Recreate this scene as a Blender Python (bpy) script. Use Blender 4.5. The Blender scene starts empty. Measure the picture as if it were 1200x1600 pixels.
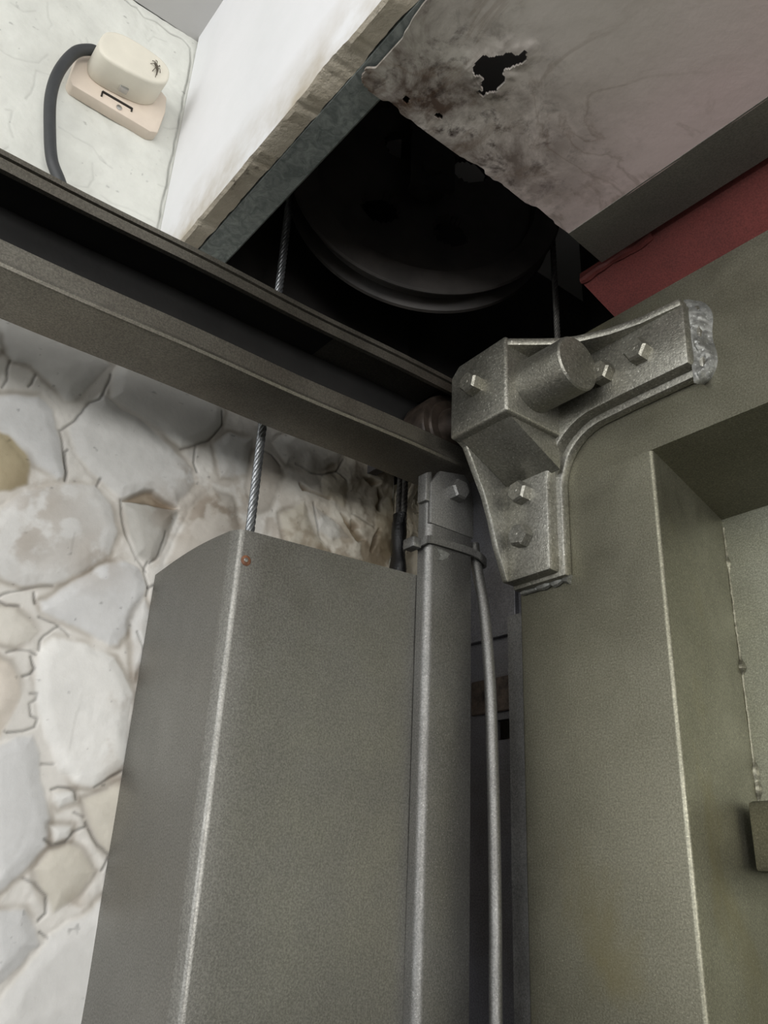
import bpy, bmesh, math, random
import numpy as np
from mathutils import Vector, Matrix

random.seed(7)
C = bpy.context.scene.collection
SC = bpy.context.scene

# ------------------------------------------------------------------ camera
# All shapes below are written in units of 0.5 m measured from the camera
# (x along the garage door, y towards the door, z up); W() turns them into metres.
S = 0.5
ZO = 1.55


def W(p):
    return Vector((p[0] * S, p[1] * S, p[2] * S + ZO))


cam_d = bpy.data.cameras.new('camera')
cam = bpy.data.objects.new('camera', cam_d)
C.objects.link(cam)
right = Vector((0.6208, 0.7827, 0.0452))
down = Vector((-0.2953, 0.2869, -0.9113))
fwd = right.cross(down).normalized()
down = fwd.cross(right).normalized()
right.normalize()
M3 = Matrix((right, -down, -fwd)).transposed()
cam.matrix_world = Matrix.Translation(W((0, 0, 0))) @ M3.to_4x4()
cam_d.sensor_fit = 'VERTICAL'
cam_d.sensor_height = 36.0
cam_d.sensor_width = 27.0
cam_d.lens = 1309.7 / 1600 * 36.0
cam_d.clip_start = 0.01
SC.camera = cam

# ------------------------------------------------------------------ light
SC.view_settings.view_transform = 'Standard'
SC.view_settings.look = 'None'
SC.view_settings.gamma = 1.0
SC.view_settings.use_curve_mapping = False
SC.view_settings.exposure = 0.0

wd = bpy.data.worlds.new('world')
SC.world = wd
wd.use_nodes = True
wd.node_tree.nodes['Background'].inputs[0].default_value = (0.95, 0.98, 1.0, 1)
wd.node_tree.nodes['Background'].inputs[1].default_value = 0.35


def area(name, loc, target, sx, sy, power, col=(1, 1, 1)):
    l = bpy.data.lights.new(name, 'AREA')
    l.shape = 'RECTANGLE'
    l.size = sx
    l.size_y = sy
    l.energy = power
    l.color = col
    o = bpy.data.objects.new(name, l)
    C.objects.link(o)
    o.location = loc
    d = Vector(target) - Vector(loc)
    o.rotation_euler = d.to_track_quat('-Z', 'Y').to_euler()
    return o


# daylight from the open side of the garage behind the camera
area('daylight_opening', W((0.6, -4.8, 0.55)), W((-0.6, 0.8, 0.75)), 2.2, 1.0, 34.0, (0.98, 0.99, 1.0))
# unseen fill light added on the right to brighten the side wall
area('side_fill_light', W((3.7, -0.8, 0.20)), W((-1.0, 0.4, 0.50)), 1.8, 0.5, 34.0, (1.0, 0.99, 0.97))
# the garage's ceiling lamp, behind and above the camera
area('ceiling_lamp_light', W((1.2, -2.2, 1.5)), W((-0.9, 0.9, 0.3)), 1.0, 0.5, 9.0, (1.0, 0.985, 0.96))


# ------------------------------------------------------------------ materials
def srgb(r, g, b):
    f = lambda c: ((c / 255 + 0.055) / 1.055) ** 2.4 if c > 10 else c / 255 / 12.92
    return (f(r), f(g), f(b), 1.0)


def new_mat(name):
    m = bpy.data.materials.new(name)
    m.use_nodes = True
    nt = m.node_tree
    b = nt.nodes['Principled BSDF']
    return m, nt, b


def node(nt, typ, **kw):
    n = nt.nodes.new(typ)
    for k, v in kw.items():
        if k.startswith('i_'):
            n.inputs[k[2:].replace('_', ' ')].default_value = v
        else:
            setattr(n, k, v)
    return n


def pos(nt):
    g = nt.nodes.new('ShaderNodeNewGeometry')
    return g.outputs['Position']


def noise(nt, scale, detail=4, rough=0.55, vec=None, dist=0.0):
    n = nt.nodes.new('ShaderNodeTexNoise')
    n.inputs['Scale'].default_value = scale
    n.inputs['Detail'].default_value = detail
    n.inputs['Roughness'].default_value = rough
    n.inputs['Distortion'].default_value = dist
    nt.links.new(vec if vec is not None else pos(nt), n.inputs['Vector'])
    return n.outputs['Fac']


def ramp(nt, fac, stops):
    r = nt.nodes.new('ShaderNodeValToRGB')
    e = r.color_ramp.elements
    e[0].position, e[0].color = stops[0]
    e[1].position, e[1].color = stops[1]
    for p, c in stops[2:]:
        x = e.new(p)
        x.color = c
    nt.links.new(fac, r.inputs['Fac'])
    return r.outputs['Color']


def mix(nt, fac, a, b, mode='MIX'):
    m = nt.nodes.new('ShaderNodeMix')
    m.data_type = 'RGBA'
    m.blend_type = mode
    for v, i in ((fac, 0), (a, 6), (b, 7)):
        if isinstance(v, (int, float, tuple)):
            m.inputs[i].default_value = v
        else:
            nt.links.new(v, m.inputs[i])
    return m.outputs[2]


def bump(nt, b, height, strength=0.3, distance=0.002):
    n = nt.nodes.new('ShaderNodeBump')
    n.inputs['Strength'].default_value = strength
    n.inputs['Distance'].default_value = distance
    nt.links.new(height, n.inputs['Height'])
    nt.links.new(n.outputs['Normal'], b.inputs['Normal'])
    return n


G = lambda v: (v, v, v, 1)


def paint(name, base, vary=None, rough=0.42, speck=0.5, bscale=900, bstr=0.12, stain=None, metal=0.88, vscale=9, spec=0.5):
    """hammered, metallic looking brush paint with fine glitter and soft blotches"""
    m, nt, b = new_mat(name)
    c1 = srgb(*base)
    c2 = srgb(*(vary or tuple(int(x * 0.85) for x in base)))
    blot = ramp(nt, noise(nt, vscale, 5, 0.6), [(0.35, c2), (0.65, c1)])
    fine = ramp(nt, noise(nt, bscale * 0.8, 2, 0.6), [(0.36, G(0.80)), (0.64, G(1.2))])
    col = mix(nt, 1.0, blot, fine, 'MULTIPLY')
    sp = ramp(nt, noise(nt, bscale * 1.1, 1, 0.4), [(0.66, G(0)), (0.74, G(1))])
    col = mix(nt, mix(nt, speck, G(0), sp), col, tuple(min(1, 2.6 * x + .03) for x in c1[:3]) + (1,))
    if stain:
        st = ramp(nt, noise(nt, 6, 5, 0.65, dist=0.6), [(0.55, G(0)), (0.72, G(1))])
        col = mix(nt, mix(nt, 0.6, G(0), st), col, srgb(*stain))
    nt.links.new(col, b.inputs['Base Color'])
    b.inputs['Metallic'].default_value = metal
    b.inputs['Specular IOR Level'].default_value = spec
    rr = ramp(nt, noise(nt, 30, 3), [(0.3, G(rough - 0.06)), (0.7, G(rough + 0.08))])
    nt.links.new(rr, b.inputs['Roughness'])
    bump(nt, b, noise(nt, bscale, 3, 0.6), bstr, 0.0012)
    return m


def plain(name, col, rough=0.5, metal=0.0, nscale=40, nvar=0.15, bstr=0.1):
    m, nt, b = new_mat(name)
    c = srgb(*col)
    d = tuple(max(0, x * (1 - nvar * 2)) for x in c[:3]) + (1,)
    nt.links.new(ramp(nt, noise(nt, nscale, 5, 0.6), [(0.35, d), (0.65, c)]), b.inputs['Base Color'])
    b.inputs['Roughness'].default_value = rough
    b.inputs['Metallic'].default_value = metal
    bump(nt, b, noise(nt, nscale * 6, 4), bstr, 0.0015)
    return m


M = {}
M['box'] = paint('grey_hammered_paint', (134, 133, 128), (125, 124, 119), rough=0.44, speck=0.2)
M['post'] = paint('post_hammered_paint', (126, 126, 124), (118, 117, 114), rough=0.50, speck=0.35)
M['rail'] = paint('rail_hammered_paint', (116, 113, 105), (102, 98, 90), rough=0.44, speck=0.25)
M['bracket'] = paint('casting_hammered_paint', (152, 151, 144), (134, 132, 122), rough=0.42, speck=0.45, bstr=0.3, bscale=600)
M['door'] = paint('olive_hammered_paint', (136, 134, 119), (121, 119, 104), rough=0.42, speck=0.35, stain=(126, 118, 84))
M['panel'] = paint('grey_olive_panel_paint', (164, 165, 152), (146, 147, 134), rough=0.42, speck=0.3)
M['frame'] = paint('dark_frame_paint', (128, 128, 132), (108, 105, 104), rough=0.55, speck=0.1)
M['weld'] = paint('weld_paint', (142, 144, 143), (112, 112, 106), rough=0.45, speck=0.5, bstr=0.25, bscale=420, metal=0.6)
M['red'] = paint('red_primer', (120, 58, 54), (98, 50, 47), rough=0.6, speck=0.05, metal=0.0)
M['soot'] = plain('sooty_iron', (38, 36, 34), 0.7, 0.0, 30, 0.3, 0.3)
M['sheave'] = plain('greasy_cast_iron', (56, 52, 49), 0.6, 0.0, 25, 0.25, 0.2)
M['rust_screw'] = plain('rusted_screw', (132, 88, 62), 0.7, 0.0, 90, 0.3, 0.5)
M['track_inside'] = plain('black_track_inside', (20, 19, 18), 0.6, 0.0, 30, 0.3, 0.1)  # even black for the inner faces of the track
M['rust'] = plain('rusty_iron', (86, 74, 64), 0.6, 0.3, 90, 0.4, 0.5)
M['brass'] = plain('worn_roller_steel', (66, 57, 50), 0.42, 0.4, 60, 0.35, 0.25)
M['rope'] = plain('steel_wire', (150, 153, 156), 0.35, 0.8, 200, 0.2, 0.1)
M['rope_dark'] = plain('greased_steel_wire', (88, 86, 82), 0.5, 0.5, 200, 0.25, 0.1)
M['tape'] = plain('black_tape', (16, 16, 18), 0.22, 0.0, 120, 0.3, 0.5)
M['rubber'] = plain('black_cable_sheath', (58, 60, 62), 0.5, 0.0, 60, 0.12, 0.1)
M['plastic'] = plain('cream_plastic', (226, 221, 206), 0.45, 0.0, 18, 0.06, 0.03)
M['plastic2'] = plain('beige_plastic', (222, 208, 192), 0.45, 0.0, 18, 0.06, 0.03)
M['slot'] = plain('dark_slot', (40, 36, 32), 0.6)
M['screw'] = plain('screw_steel', (200, 200, 198), 0.3, 0.9)
M['insect'] = plain('dry_insect', (92, 84, 72), 0.8)


def mat_wall():
    m, nt, b = new_mat('painted_stone_wall')
    a = nt.nodes.new('ShaderNodeAttribute')
    a.attribute_name = 'tint'
    n1 = ramp(nt, noise(nt, 26, 6, 0.65), [(0.3, G(0.90)), (0.7, G(1.06))])
    col = mix(nt, 1.0, a.outputs['Color'], n1, 'MULTIPLY')
    n2 = ramp(nt, noise(nt, 130, 4, 0.7), [(0.67, G(0)), (0.76, G(1))])
    col = mix(nt, mix(nt, 0.16, G(0), n2), col, srgb(128, 118, 108))
    nt.links.new(col, b.inputs['Base Color'])
    b.inputs['Roughness'].default_value = 0.62
    bump(nt, b, noise(nt, 160, 5, 0.65), 0.16, 0.002)
    return m


def mat_plaster():
    m, nt, b = new_mat('white_plaster')
    p = pos(nt)
    sx = nt.nodes.new('ShaderNodeSeparateXYZ')
    nt.links.new(p, sx.inputs[0])
    # grime that rises from the broken lower edge (z about 2.06 m)
    mp = nt.nodes.new('ShaderNodeMapRange')
    mp.inputs['From Min'].default_value = ZO + 1.021 * S
    mp.inputs['From Max'].default_value = ZO + 1.15 * S
    mp.inputs['To Min'].default_value = 1.0
    mp.inputs['To Max'].default_value = 0.0
    nt.links.new(sx.outputs['Z'], mp.inputs['Value'])
    nz = ramp(nt, noise(nt, 14, 5, 0.6), [(0.36, G(0)), (0.62, G(1))])
    fac = mix(nt, 1.0, mp.outputs[0], nz, 'MULTIPLY')
    col = ramp(nt, noise(nt, 10, 4), [(0.3, srgb(226, 227, 228)), (0.7, srgb(233, 233, 235))])
    col = mix(nt, fac, col, srgb(176, 166, 148))
    nt.links.new(col, b.inputs['Base Color'])
    b.inputs['Roughness'].default_value = 0.7
    bump(nt, b, noise(nt, 60, 5, 0.6), 0.12, 0.003)
    return m


def mat_concrete(name, a, c, dark=(60, 52, 44)):
    m, nt, b = new_mat(name)
    col = ramp(nt, noise(nt, 40, 6, 0.65), [(0.3, srgb(*a)), (0.7, srgb(*c))])
    k = ramp(nt, noise(nt, 90, 5, 0.7), [(0.60, G(0)), (0.72, G(1))])
    col = mix(nt, mix(nt, 0.7, G(0), k), col, srgb(*dark))
    nt.links.new(col, b.inputs['Base Color'])
    b.inputs['Roughness'].default_value = 0.85
    bump(nt, b, noise(nt, 120, 6, 0.7), 0.6, 0.004)
    return m


def mat_galv():
    m, nt, b = new_mat('galvanised_steel')
    v = nt.nodes.new('ShaderNodeTexVoronoi')
    v.inputs['Scale'].default_value = 130
    nt.links.new(pos(nt), v.inputs['Vector'])
    sp = ramp(nt, noise(nt, 110, 3, 0.7, dist=1.2), [(0.36, srgb(118, 126, 124)), (0.64, srgb(158, 165, 162))])
    col = mix(nt, 0.18, sp, v.outputs['Distance'], 'MULTIPLY')
    nt.links.new(col, b.inputs['Base Color'])
    b.inputs['Metallic'].default_value = 0.35
    b.inputs['Roughness'].default_value = 0.5
    bump(nt, b, noise(nt, 120, 3), 0.08, 0.001)
    return m


def mat_soffit():
    """painted sheet: grey-green, with pink light painted in on the right, with brown water and mould stains near the damaged corner"""
    m, nt, b = new_mat('stained_soffit_paint')
    p = pos(nt)
    sx = nt.nodes.new('ShaderNodeSeparateXYZ')
    nt.links.new(p, sx.inputs[0])

    def rng(out, a, c, lo=0.0, hi=1.0):
        mp = nt.nodes.new('ShaderNodeMapRange')
        mp.interpolation_type = 'SMOOTHSTEP'
        mp.inputs['From Min'].default_value = a * S
        mp.inputs['From Max'].default_value = c * S
        mp.inputs['To Min'].default_value = lo
        mp.inputs['To Max'].default_value = hi
        nt.links.new(out, mp.inputs['Value'])
        return mp.outputs[0]
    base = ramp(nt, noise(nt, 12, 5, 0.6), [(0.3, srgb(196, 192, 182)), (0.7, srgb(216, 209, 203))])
    pink = mix(nt, 1.0, rng(sx.outputs['Y'], 0.52, 0.90), ramp(nt, noise(nt, 7, 3), [(0.2, G(0.4)), (0.7, G(1))]), 'MULTIPLY')  # pink cast of light painted in, growing towards the door
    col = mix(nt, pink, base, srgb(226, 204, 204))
    # mould near the left end
    dirty = mix(nt, 1.0, rng(sx.outputs['X'], -0.66, -0.42, 1.0, 0.0), rng(sx.outputs['Y'], 0.95, 0.60, 0.0, 1.0), 'MULTIPLY')
    n1 = ramp(nt, noise(nt, 22, 7, 0.68, dist=0.5), [(0.38, G(0)), (0.60, G(1))])
    col = mix(nt, mix(nt, 1.0, dirty, n1, 'MULTIPLY'), col, srgb(84, 68, 58))
    n2 = ramp(nt, noise(nt, 55, 6, 0.7, dist=0.3), [(0.52, G(0)), (0.66, G(1))])
    col = mix(nt, mix(nt, 1.0, dirty, n2, 'MULTIPLY'), col, srgb(52, 38, 34))
    # a few brown runs further right
    n3 = ramp(nt, noise(nt, 9, 6, 0.6, dist=1.8), [(0.47, G(0)), (0.50, G(1)), (0.53, G(0))])
    edge = rng(sx.outputs['X'], -0.30, -0.55, 0.0, 1.0)
    col = mix(nt, mix(nt, 1.0, mix(nt, 0.30, G(0), n3), edge, 'MULTIPLY'), col, srgb(104, 78, 52))
    n4 = ramp(nt, noise(nt, 16, 6, 0.7), [(0.56, G(0)), (0.75, G(1))])
    col = mix(nt, mix(nt, 1.0, mix(nt, 0.5, G(0), n4), edge, 'MULTIPLY'), col, srgb(112, 92, 70))
    nt.links.new(col, b.inputs['Base Color'])
    b.inputs['Roughness'].default_value = 0.5
    bump(nt, b, noise(nt, 90, 5, 0.6), 0.15, 0.002)
    return m


M['wall'] = mat_wall()
M['plaster'] = mat_plaster()
M['ceiling'] = plain('ceiling_paint', (196, 195, 194), 0.8, 0, 8, 0.03, 0.05)
M['floor'] = plain('concrete_floor', (40, 39, 37), 0.8, 0, 8, 0.15, 0.3)
M['concrete'] = mat_concrete('broken_concrete', (178, 168, 150), (206, 198, 182))
M['jamb'] = mat_concrete('rough_jamb_plaster', (178, 168, 148), (208, 200, 182), (60, 40, 34))
M['shaft'] = plain('dark_masonry', (34, 31, 29), 0.9, 0, 12, 0.3, 0.4)  # one dark tone for the walls of the pulley pocket
M['galv'] = mat_galv()
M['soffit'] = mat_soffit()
M['fascia'] = paint('soffit_fascia_paint', (132, 130, 122), (118, 116, 110), rough=0.5, speck=0.0, bstr=0.05, metal=0.0)

# ------------------------------------------------------------------ mesh helpers
LOC = {}


class MB:
    """collects shapes (in the units of W) that become ONE mesh object"""

    def __init__(self):
        self.bm = bmesh.new()

    def _merge(self, b2):
        me = bpy.data.meshes.new('tmp')
        b2.to_mesh(me)
        b2.free()
        self.bm.from_mesh(me)
        bpy.data.meshes.remove(me)

    def raw(self, verts, faces):
        vs = [self.bm.verts.new(v) for v in verts]
        for f in faces:
            try:
                self.bm.faces.new([vs[i] for i in f])
            except ValueError:
                pass
        return self

    def box(self, x0, x1, y0, y1, z0, z1, bev=0.0, seg=2):
        b2 = bmesh.new()
        bmesh.ops.create_cube(b2, size=1)
        for v in b2.verts:
            v.co = Vector((x0 + (v.co.x + .5) * (x1 - x0), y0 + (v.co.y + .5) * (y1 - y0), z0 + (v.co.z + .5) * (z1 - z0)))
        if bev:
            bmesh.ops.bevel(b2, geom=b2.edges[:], offset=bev, segments=seg, profile=0.5, affect='EDGES')
        self._merge(b2)
        return self

    def prism(self, pts, axis, a, b, bev=0.0, seg=2, taper=0.0):
        """pts: 2-D outline in the two other axes (x<y<z order); extruded from a to b"""
        b2 = bmesh.new()

        def P(p, h):
            return {'x': (h, p[0], p[1]), 'y': (p[0], h, p[1]), 'z': (p[0], p[1], h)}[axis]
        n = len(pts)
        lo = [b2.verts.new(P(p, a)) for p in pts]
        hi = [b2.verts.new(P(p, b)) for p in pts]
        b2.faces.new(lo)
        b2.faces.new(hi[::-1])
        for i in range(n):
            b2.faces.new((lo[i], hi[i], hi[(i + 1) % n], lo[(i + 1) % n]))
        bmesh.ops.recalc_face_normals(b2, faces=b2.faces[:])
        if bev:
            sharp = [e for e in b2.edges if len(e.link_faces) == 2 and e.calc_face_angle(0) > 0.5]
            bmesh.ops.bevel(b2, geom=sharp, offset=bev, segments=seg, profile=0.5, affect='EDGES')
        self._merge(b2)
        return self

    def rings(self, rings, cap=True):
        """list of rings (each a list of points) joined one after the other"""
        b2 = bmesh.new()
        vs = [[b2.verts.new(p) for p in r] for r in rings]
        n = len(rings[0])
        for a, b in zip(vs[:-1], vs[1:]):
            for i in range(n):
                b2.faces.new((a[i], a[(i + 1) % n], b[(i + 1) % n], b[i]))
        if cap:
            b2.faces.new(vs[0][::-1])
            b2.faces.new(vs[-1])
        bmesh.ops.recalc_face_normals(b2, faces=b2.faces[:])
        self._merge(b2)
        return self

    def tube(self, path, r, n=14, twist=None, lobes=0, cap=True):
        path = [Vector(p) for p in path]
        rs = r if isinstance(r, (list, tuple)) else [r] * len(path)
        t0 = (path[1] - path[0]).normalized()
        u = t0.orthogonal().normalized()
        rings = []
        L = 0.0
        for i, p in enumerate(path):
            t = (path[min(i + 1, len(path) - 1)] - path[max(i - 1, 0)]).normalized()
            u = (u - t * u.dot(t)).normalized()
            w = t.cross(u)
            if i:
                L += (p - path[i - 1]).length
            ring = []
            for k in range(n):
                a = 2 * math.pi * k / n
                rr = rs[i]
                if lobes:
                    rr *= 0.80 + 0.20 * abs(math.cos(lobes * a / 2))
                    a += L * twist
                ring.append(p + (u * math.cos(a) + w * math.sin(a)) * rr)
            rings.append(ring)
        return self.rings(rings, cap)

    def lathe(self, c, axis, prof, n=48):
        """prof: (distance along axis, radius) pairs"""
        c = Vector(c)
        ax = Vector(axis).normalized()
        u = ax.orthogonal().normalized()
        w = ax.cross(u)
        rings = [[c + ax * h + (u * math.cos(2 * math.pi * k / n) + w * math.sin(2 * math.pi * k / n)) * r for k in range(n)] for h, r in prof]
        return self.rings(rings)

    def hexbolt(self, c, axis, r, h, rot=0.3, shank=0.0):
        """washer-less hexagon head whose base sits at c"""
        c = Vector(c)
        ax = Vector(axis).normalized()
        u = ax.orthogonal().normalized()
        w = ax.cross(u)
        pts = lambda rr, hh: [c + ax * hh + (u * math.cos(rot + math.pi / 3 * k) + w * math.sin(rot + math.pi / 3 * k)) * rr for k in range(6)]
        self.rings([pts(r, -shank), pts(r, h * .80), pts(r * .85, h)])
        return self

    def build(self, name, mat, parent=None, angle=35, disp=None):
        bm = self.bm
        bmesh.ops.remove_doubles(bm, verts=bm.verts[:], dist=1e-6)
        for v in bm.verts:
            v.co = W(v.co)
        if parent is not None:
            org = LOC[parent.name]
        else:
            xs = [v.co for v in bm.verts]
            org = Vector((sum(p.x for p in xs) / len(xs), sum(p.y for p in xs) / len(xs), min(p.z for p in xs)))
        for v in bm.verts:
            v.co -= org
        me = bpy.data.meshes.new(name)
        bm.to_mesh(me)
        bm.free()
        for p in me.polygons:
            p.use_smooth = True
        me.set_sharp_from_angle(angle=math.radians(angle))
        me.materials.append(mat)
        o = bpy.data.objects.new(name, me)
        C.objects.link(o)
        if parent is not None:
            o.parent = parent
        else:
            o.location = org
        LOC[o.name] = org
        return o


def tag(o, label=None, cat=None, group=None, kind=None):
    if label:
        o['label'] = label
    if cat:
        o['category'] = cat
    if group:
        o['group'] = group
    if kind:
        o['kind'] = kind
    return o


def thing(name, base, label, cat, group=None):
    o = bpy.data.objects.new(name, None)
    o.empty_display_size = 0.05
    C.objects.link(o)
    o.location = W(base)
    LOC[o.name] = W(base)
    return tag(o, label, cat, group)


def struct(o):
    o['kind'] = 'structure'
    return o


def arc(cx, cy, r, a0, a1, n):
    return [(cx + r * math.cos(math.radians(a0 + (a1 - a0) * i / n)), cy + r * math.sin(math.radians(a0 + (a1 - a0) * i / n))) for i in range(n + 1)]


def smooth_path(pts, n=8):
    """Catmull-Rom through the points"""
    P = [Vector(p) for p in pts]
    out = []
    for i in range(len(P) - 1):
        p0, p1, p2, p3 = P[max(i - 1, 0)], P[i], P[i + 1], P[min(i + 2, len(P) - 1)]
        for k in range(n):
            t = k / n
            out.append(0.5 * ((2 * p1) + (p2 - p0) * t + (2 * p0 - 5 * p1 + 4 * p2 - p3) * t * t + (3 * p1 - p0 - 3 * p2 + p3) * t ** 3))
    out.append(P[-1])
    return out


def vnoise(x, y, seed=0):
    """2-D value noise on numpy arrays, 0..1"""
    xi = np.floor(x).astype(np.int64)
    yi = np.floor(y).astype(np.int64)
    fx = x - xi
    fy = y - yi
    fx = fx * fx * (3 - 2 * fx)
    fy = fy * fy * (3 - 2 * fy)

    def h(a, b):
        v = np.sin(a * 127.1 + b * 311.7 + seed * 74.7) * 43758.5453
        return v - np.floor(v)
    return (h(xi, yi) * (1 - fx) + h(xi + 1, yi) * fx) * (1 - fy) + (h(xi, yi + 1) * (1 - fx) + h(xi + 1, yi + 1) * fx) * fy


def fbm(x, y, oct=4, seed=0):
    s = 0
    a = 0.5
    for k in range(oct):
        s = s + a * vnoise(x, y, seed + k * 13)
        x = x * 2.03
        y = y * 2.03
        a *= 0.5
    return s / (1 - 0.5 ** oct)


def seg_dist(px, py, a, b):
    ax, ay = a
    dx, dy = b[0] - ax, b[1] - ay
    t = np.clip(((px - ax) * dx + (py - ay) * dy) / max(dx * dx + dy * dy, 1e-12), 0, 1)
    return np.hypot(px - ax - t * dx, py - ay - t * dy)


def poly_sd(px, py, poly):
    """signed distance, positive inside"""
    d = np.full(px.shape, 1e9)
    ins = np.zeros(px.shape, bool)
    n = len(poly)
    for i in range(n):
        a, b = poly[i], poly[(i + 1) % n]
        d = np.minimum(d, seg_dist(px, py, a, b))
        c = ((a[1] > py) != (b[1] > py)) & (px < (b[0] - a[0]) * (py - a[1]) / (b[1] - a[1] + 1e-12) + a[0])
        ins ^= c
    return np.where(ins, d, -d)


def sstep(a, b, x):
    t = np.clip((x - a) / (b - a), 0, 1)
    return t * t * (3 - 2 * t)


# outlines of the wall's stones, cracks and hollows, (y, z) on the wall plane
STONES = [
('light',[(0.2086,0.7477),(0.2364,0.7506),(0.2804,0.7293),(0.3035,0.7096),(0.3192,0.7174),(0.3321,0.7519),(0.3607,0.8101),(0.3185,0.8813),(0.2211,0.8715),(0.1655,0.8422),(0.1694,0.7809)]),
('light',[(0.1555,0.7989),(0.1783,0.7853),(0.1905,0.7664),(0.188,0.7553),(0.1707,0.7326)]),
('bluegrey',[(0.186,0.6452),(0.2013,0.6831),(0.2227,0.697),(0.2605,0.7097),(0.2873,0.6906),(0.3067,0.6467),(0.3288,0.5788),(0.3198,0.5723),(0.2714,0.587),(0.2373,0.6085),(0.2144,0.6247),(0.1963,0.6209)]),
('brown',[(0.1998,0.6054),(0.2151,0.6215),(0.2294,0.6225),(0.2634,0.6012),(0.2737,0.5856),(0.2792,0.5505),(0.2544,0.5311),(0.2368,0.5252),(0.2172,0.5293)]),
('grey',[(0.3167,0.6649),(0.3303,0.7046),(0.3544,0.7525),(0.3809,0.7446),(0.4271,0.734),(0.4797,0.707),(0.5205,0.6836),(0.5388,0.6708),(0.5485,0.6397),(0.5223,0.5936),(0.4768,0.6019),(0.4233,0.5735),(0.3723,0.5998),(0.3317,0.6324)]),
('light',[(0.3776,0.7497),(0.3666,0.797),(0.3751,0.8274),(0.3925,0.8629),(0.5619,0.842),(0.5855,0.8096),(0.5849,0.7746),(0.5519,0.728),(0.5117,0.6997),(0.4649,0.7233),(0.4199,0.7415)]),
('grey',[(0.2318,0.4655),(0.2424,0.5002),(0.2723,0.5371),(0.3352,0.573),(0.3755,0.5833),(0.4103,0.5599),(0.4318,0.5147),(0.4232,0.4728),(0.3842,0.4297),(0.3448,0.4017),(0.3045,0.3884),(0.276,0.3912),(0.2471,0.3987)]),
('dark',[(0.426,0.565),(0.4644,0.5857),(0.5,0.5828),(0.5238,0.5843),(0.5188,0.5406),(0.5092,0.491),(0.4938,0.4799),(0.4658,0.4791),(0.4495,0.5085)]),
('bluegrey',[(0.3321,0.3699),(0.3594,0.4022),(0.4109,0.453),(0.4455,0.469),(0.4739,0.4644),(0.4928,0.4391),(0.4912,0.397),(0.4668,0.3334),(0.4501,0.327),(0.4123,0.3374),(0.3703,0.3485),(0.3396,0.3566)]),
('cream',[(0.2577,0.3522),(0.2751,0.3544),(0.3028,0.3531),(0.3287,0.3412),(0.3393,0.3268),(0.3316,0.3057),(0.3145,0.2993),(0.2871,0.3012),(0.2681,0.3067)]),
('beige',[(0.2733,0.2843),(0.2911,0.2832),(0.3102,0.2776),(0.3282,0.2575),(0.3366,0.2311),(0.3278,0.1979),(0.3233,0.1706),(0.3181,0.1629),(0.3029,0.1548)]),
('white',[(0.346,0.3038),(0.3659,0.3226),(0.4151,0.3228),(0.4633,0.3122),(0.4829,0.2905),(0.5023,0.2587),(0.5017,0.2143),(0.5097,0.158),(0.4951,0.1377),(0.4647,0.1163),(0.4367,0.1134),(0.4086,0.1371),(0.3834,0.1698),(0.3606,0.2212),(0.3475,0.2657)]),
('bluegrey',[(0.3048,0.1465),(0.3195,0.157),(0.3421,0.1732),(0.3665,0.1765),(0.3808,0.1516),(0.3898,0.1174),(0.4109,0.0677),(0.4116,0.0342),(0.3951,0.0086),(0.362,-0.0323),(0.3476,-0.0404)]),
('tan',[(0.4493,0.097),(0.4751,0.1128),(0.5099,0.1282),(0.5411,0.138),(0.5538,0.0342),(0.5056,0.0271),(0.4898,0.0348),(0.4708,0.0594)]),
('light',[(0.4068,0.1052),(0.4357,0.1089),(0.4428,0.092),(0.4199,0.0813),(0.4078,0.0914)]),
('light',[(0.4091,0.0591),(0.445,0.0618),(0.4433,0.0429),(0.4201,0.0364)]),
('tan',[(0.402,0.0049),(0.4169,0.0303),(0.4425,0.0378),(0.4627,0.0289),(0.4882,0.0032),(0.4732,-0.0248),(0.439,-0.0554),(0.4208,-0.0305)]),
('bluegrey',[(0.3502,-0.0517),(0.3654,-0.0476),(0.4024,-0.0452),(0.4204,-0.0698),(0.4278,-0.0928),(0.4185,-0.1004),(0.4026,-0.1226),(0.3863,-0.1406),(0.3712,-0.1438)]),
('grey',[(0.44,-0.0812),(0.4875,-0.0513),(0.5066,-0.0295),(0.5367,-0.01),(0.5692,-0.0259),(0.5971,-0.1889),(0.5766,-0.2334),(0.3921,-0.235),(0.3794,-0.1794)]),
('grey',[(0.4729,0.3767),(0.4929,0.4193),(0.5144,0.3915),(0.5177,0.3386),(0.5004,0.2815)]),
('grey',[(0.5705,0.7351),(0.599,0.7705),(0.6531,0.7805),(0.6523,0.6977),(0.5928,0.6704)]),
('light',[(0.696,0.7827),(0.763,0.86),(0.8686,0.8484),(0.8516,0.7939),(0.789,0.7527),(0.729,0.7497)]),
('dirty',[(0.5188,0.4821),(0.5359,0.5457),(0.5586,0.6141),(0.5834,0.6451),(0.6231,0.6416),(0.6496,0.5922),(0.6007,0.4805)]),
('dirty',[(0.6565,0.7538),(0.6991,0.7557),(0.7246,0.723),(0.7044,0.6483),(0.6725,0.625),(0.653,0.6712)]),
('tan',[(0.8167,0.7552),(0.8582,0.7727),(0.8812,0.7484),(0.8797,0.7045),(0.8396,0.7086),(0.8198,0.7205)]),
('bluegrey',[(0.7999,0.6859),(0.851,0.6672),(0.896,0.639),(0.8471,0.622),(0.8153,0.6357)]),
('tan',[(0.7264,0.642),(0.7802,0.6864),(0.8129,0.6282),(0.8491,0.5982),(0.7472,0.5825)]),
('tan',[(0.9534,0.7135),(0.9933,0.771),(1.0129,0.7322),(1.0134,0.6158),(0.9718,0.6327)]),
]
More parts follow.
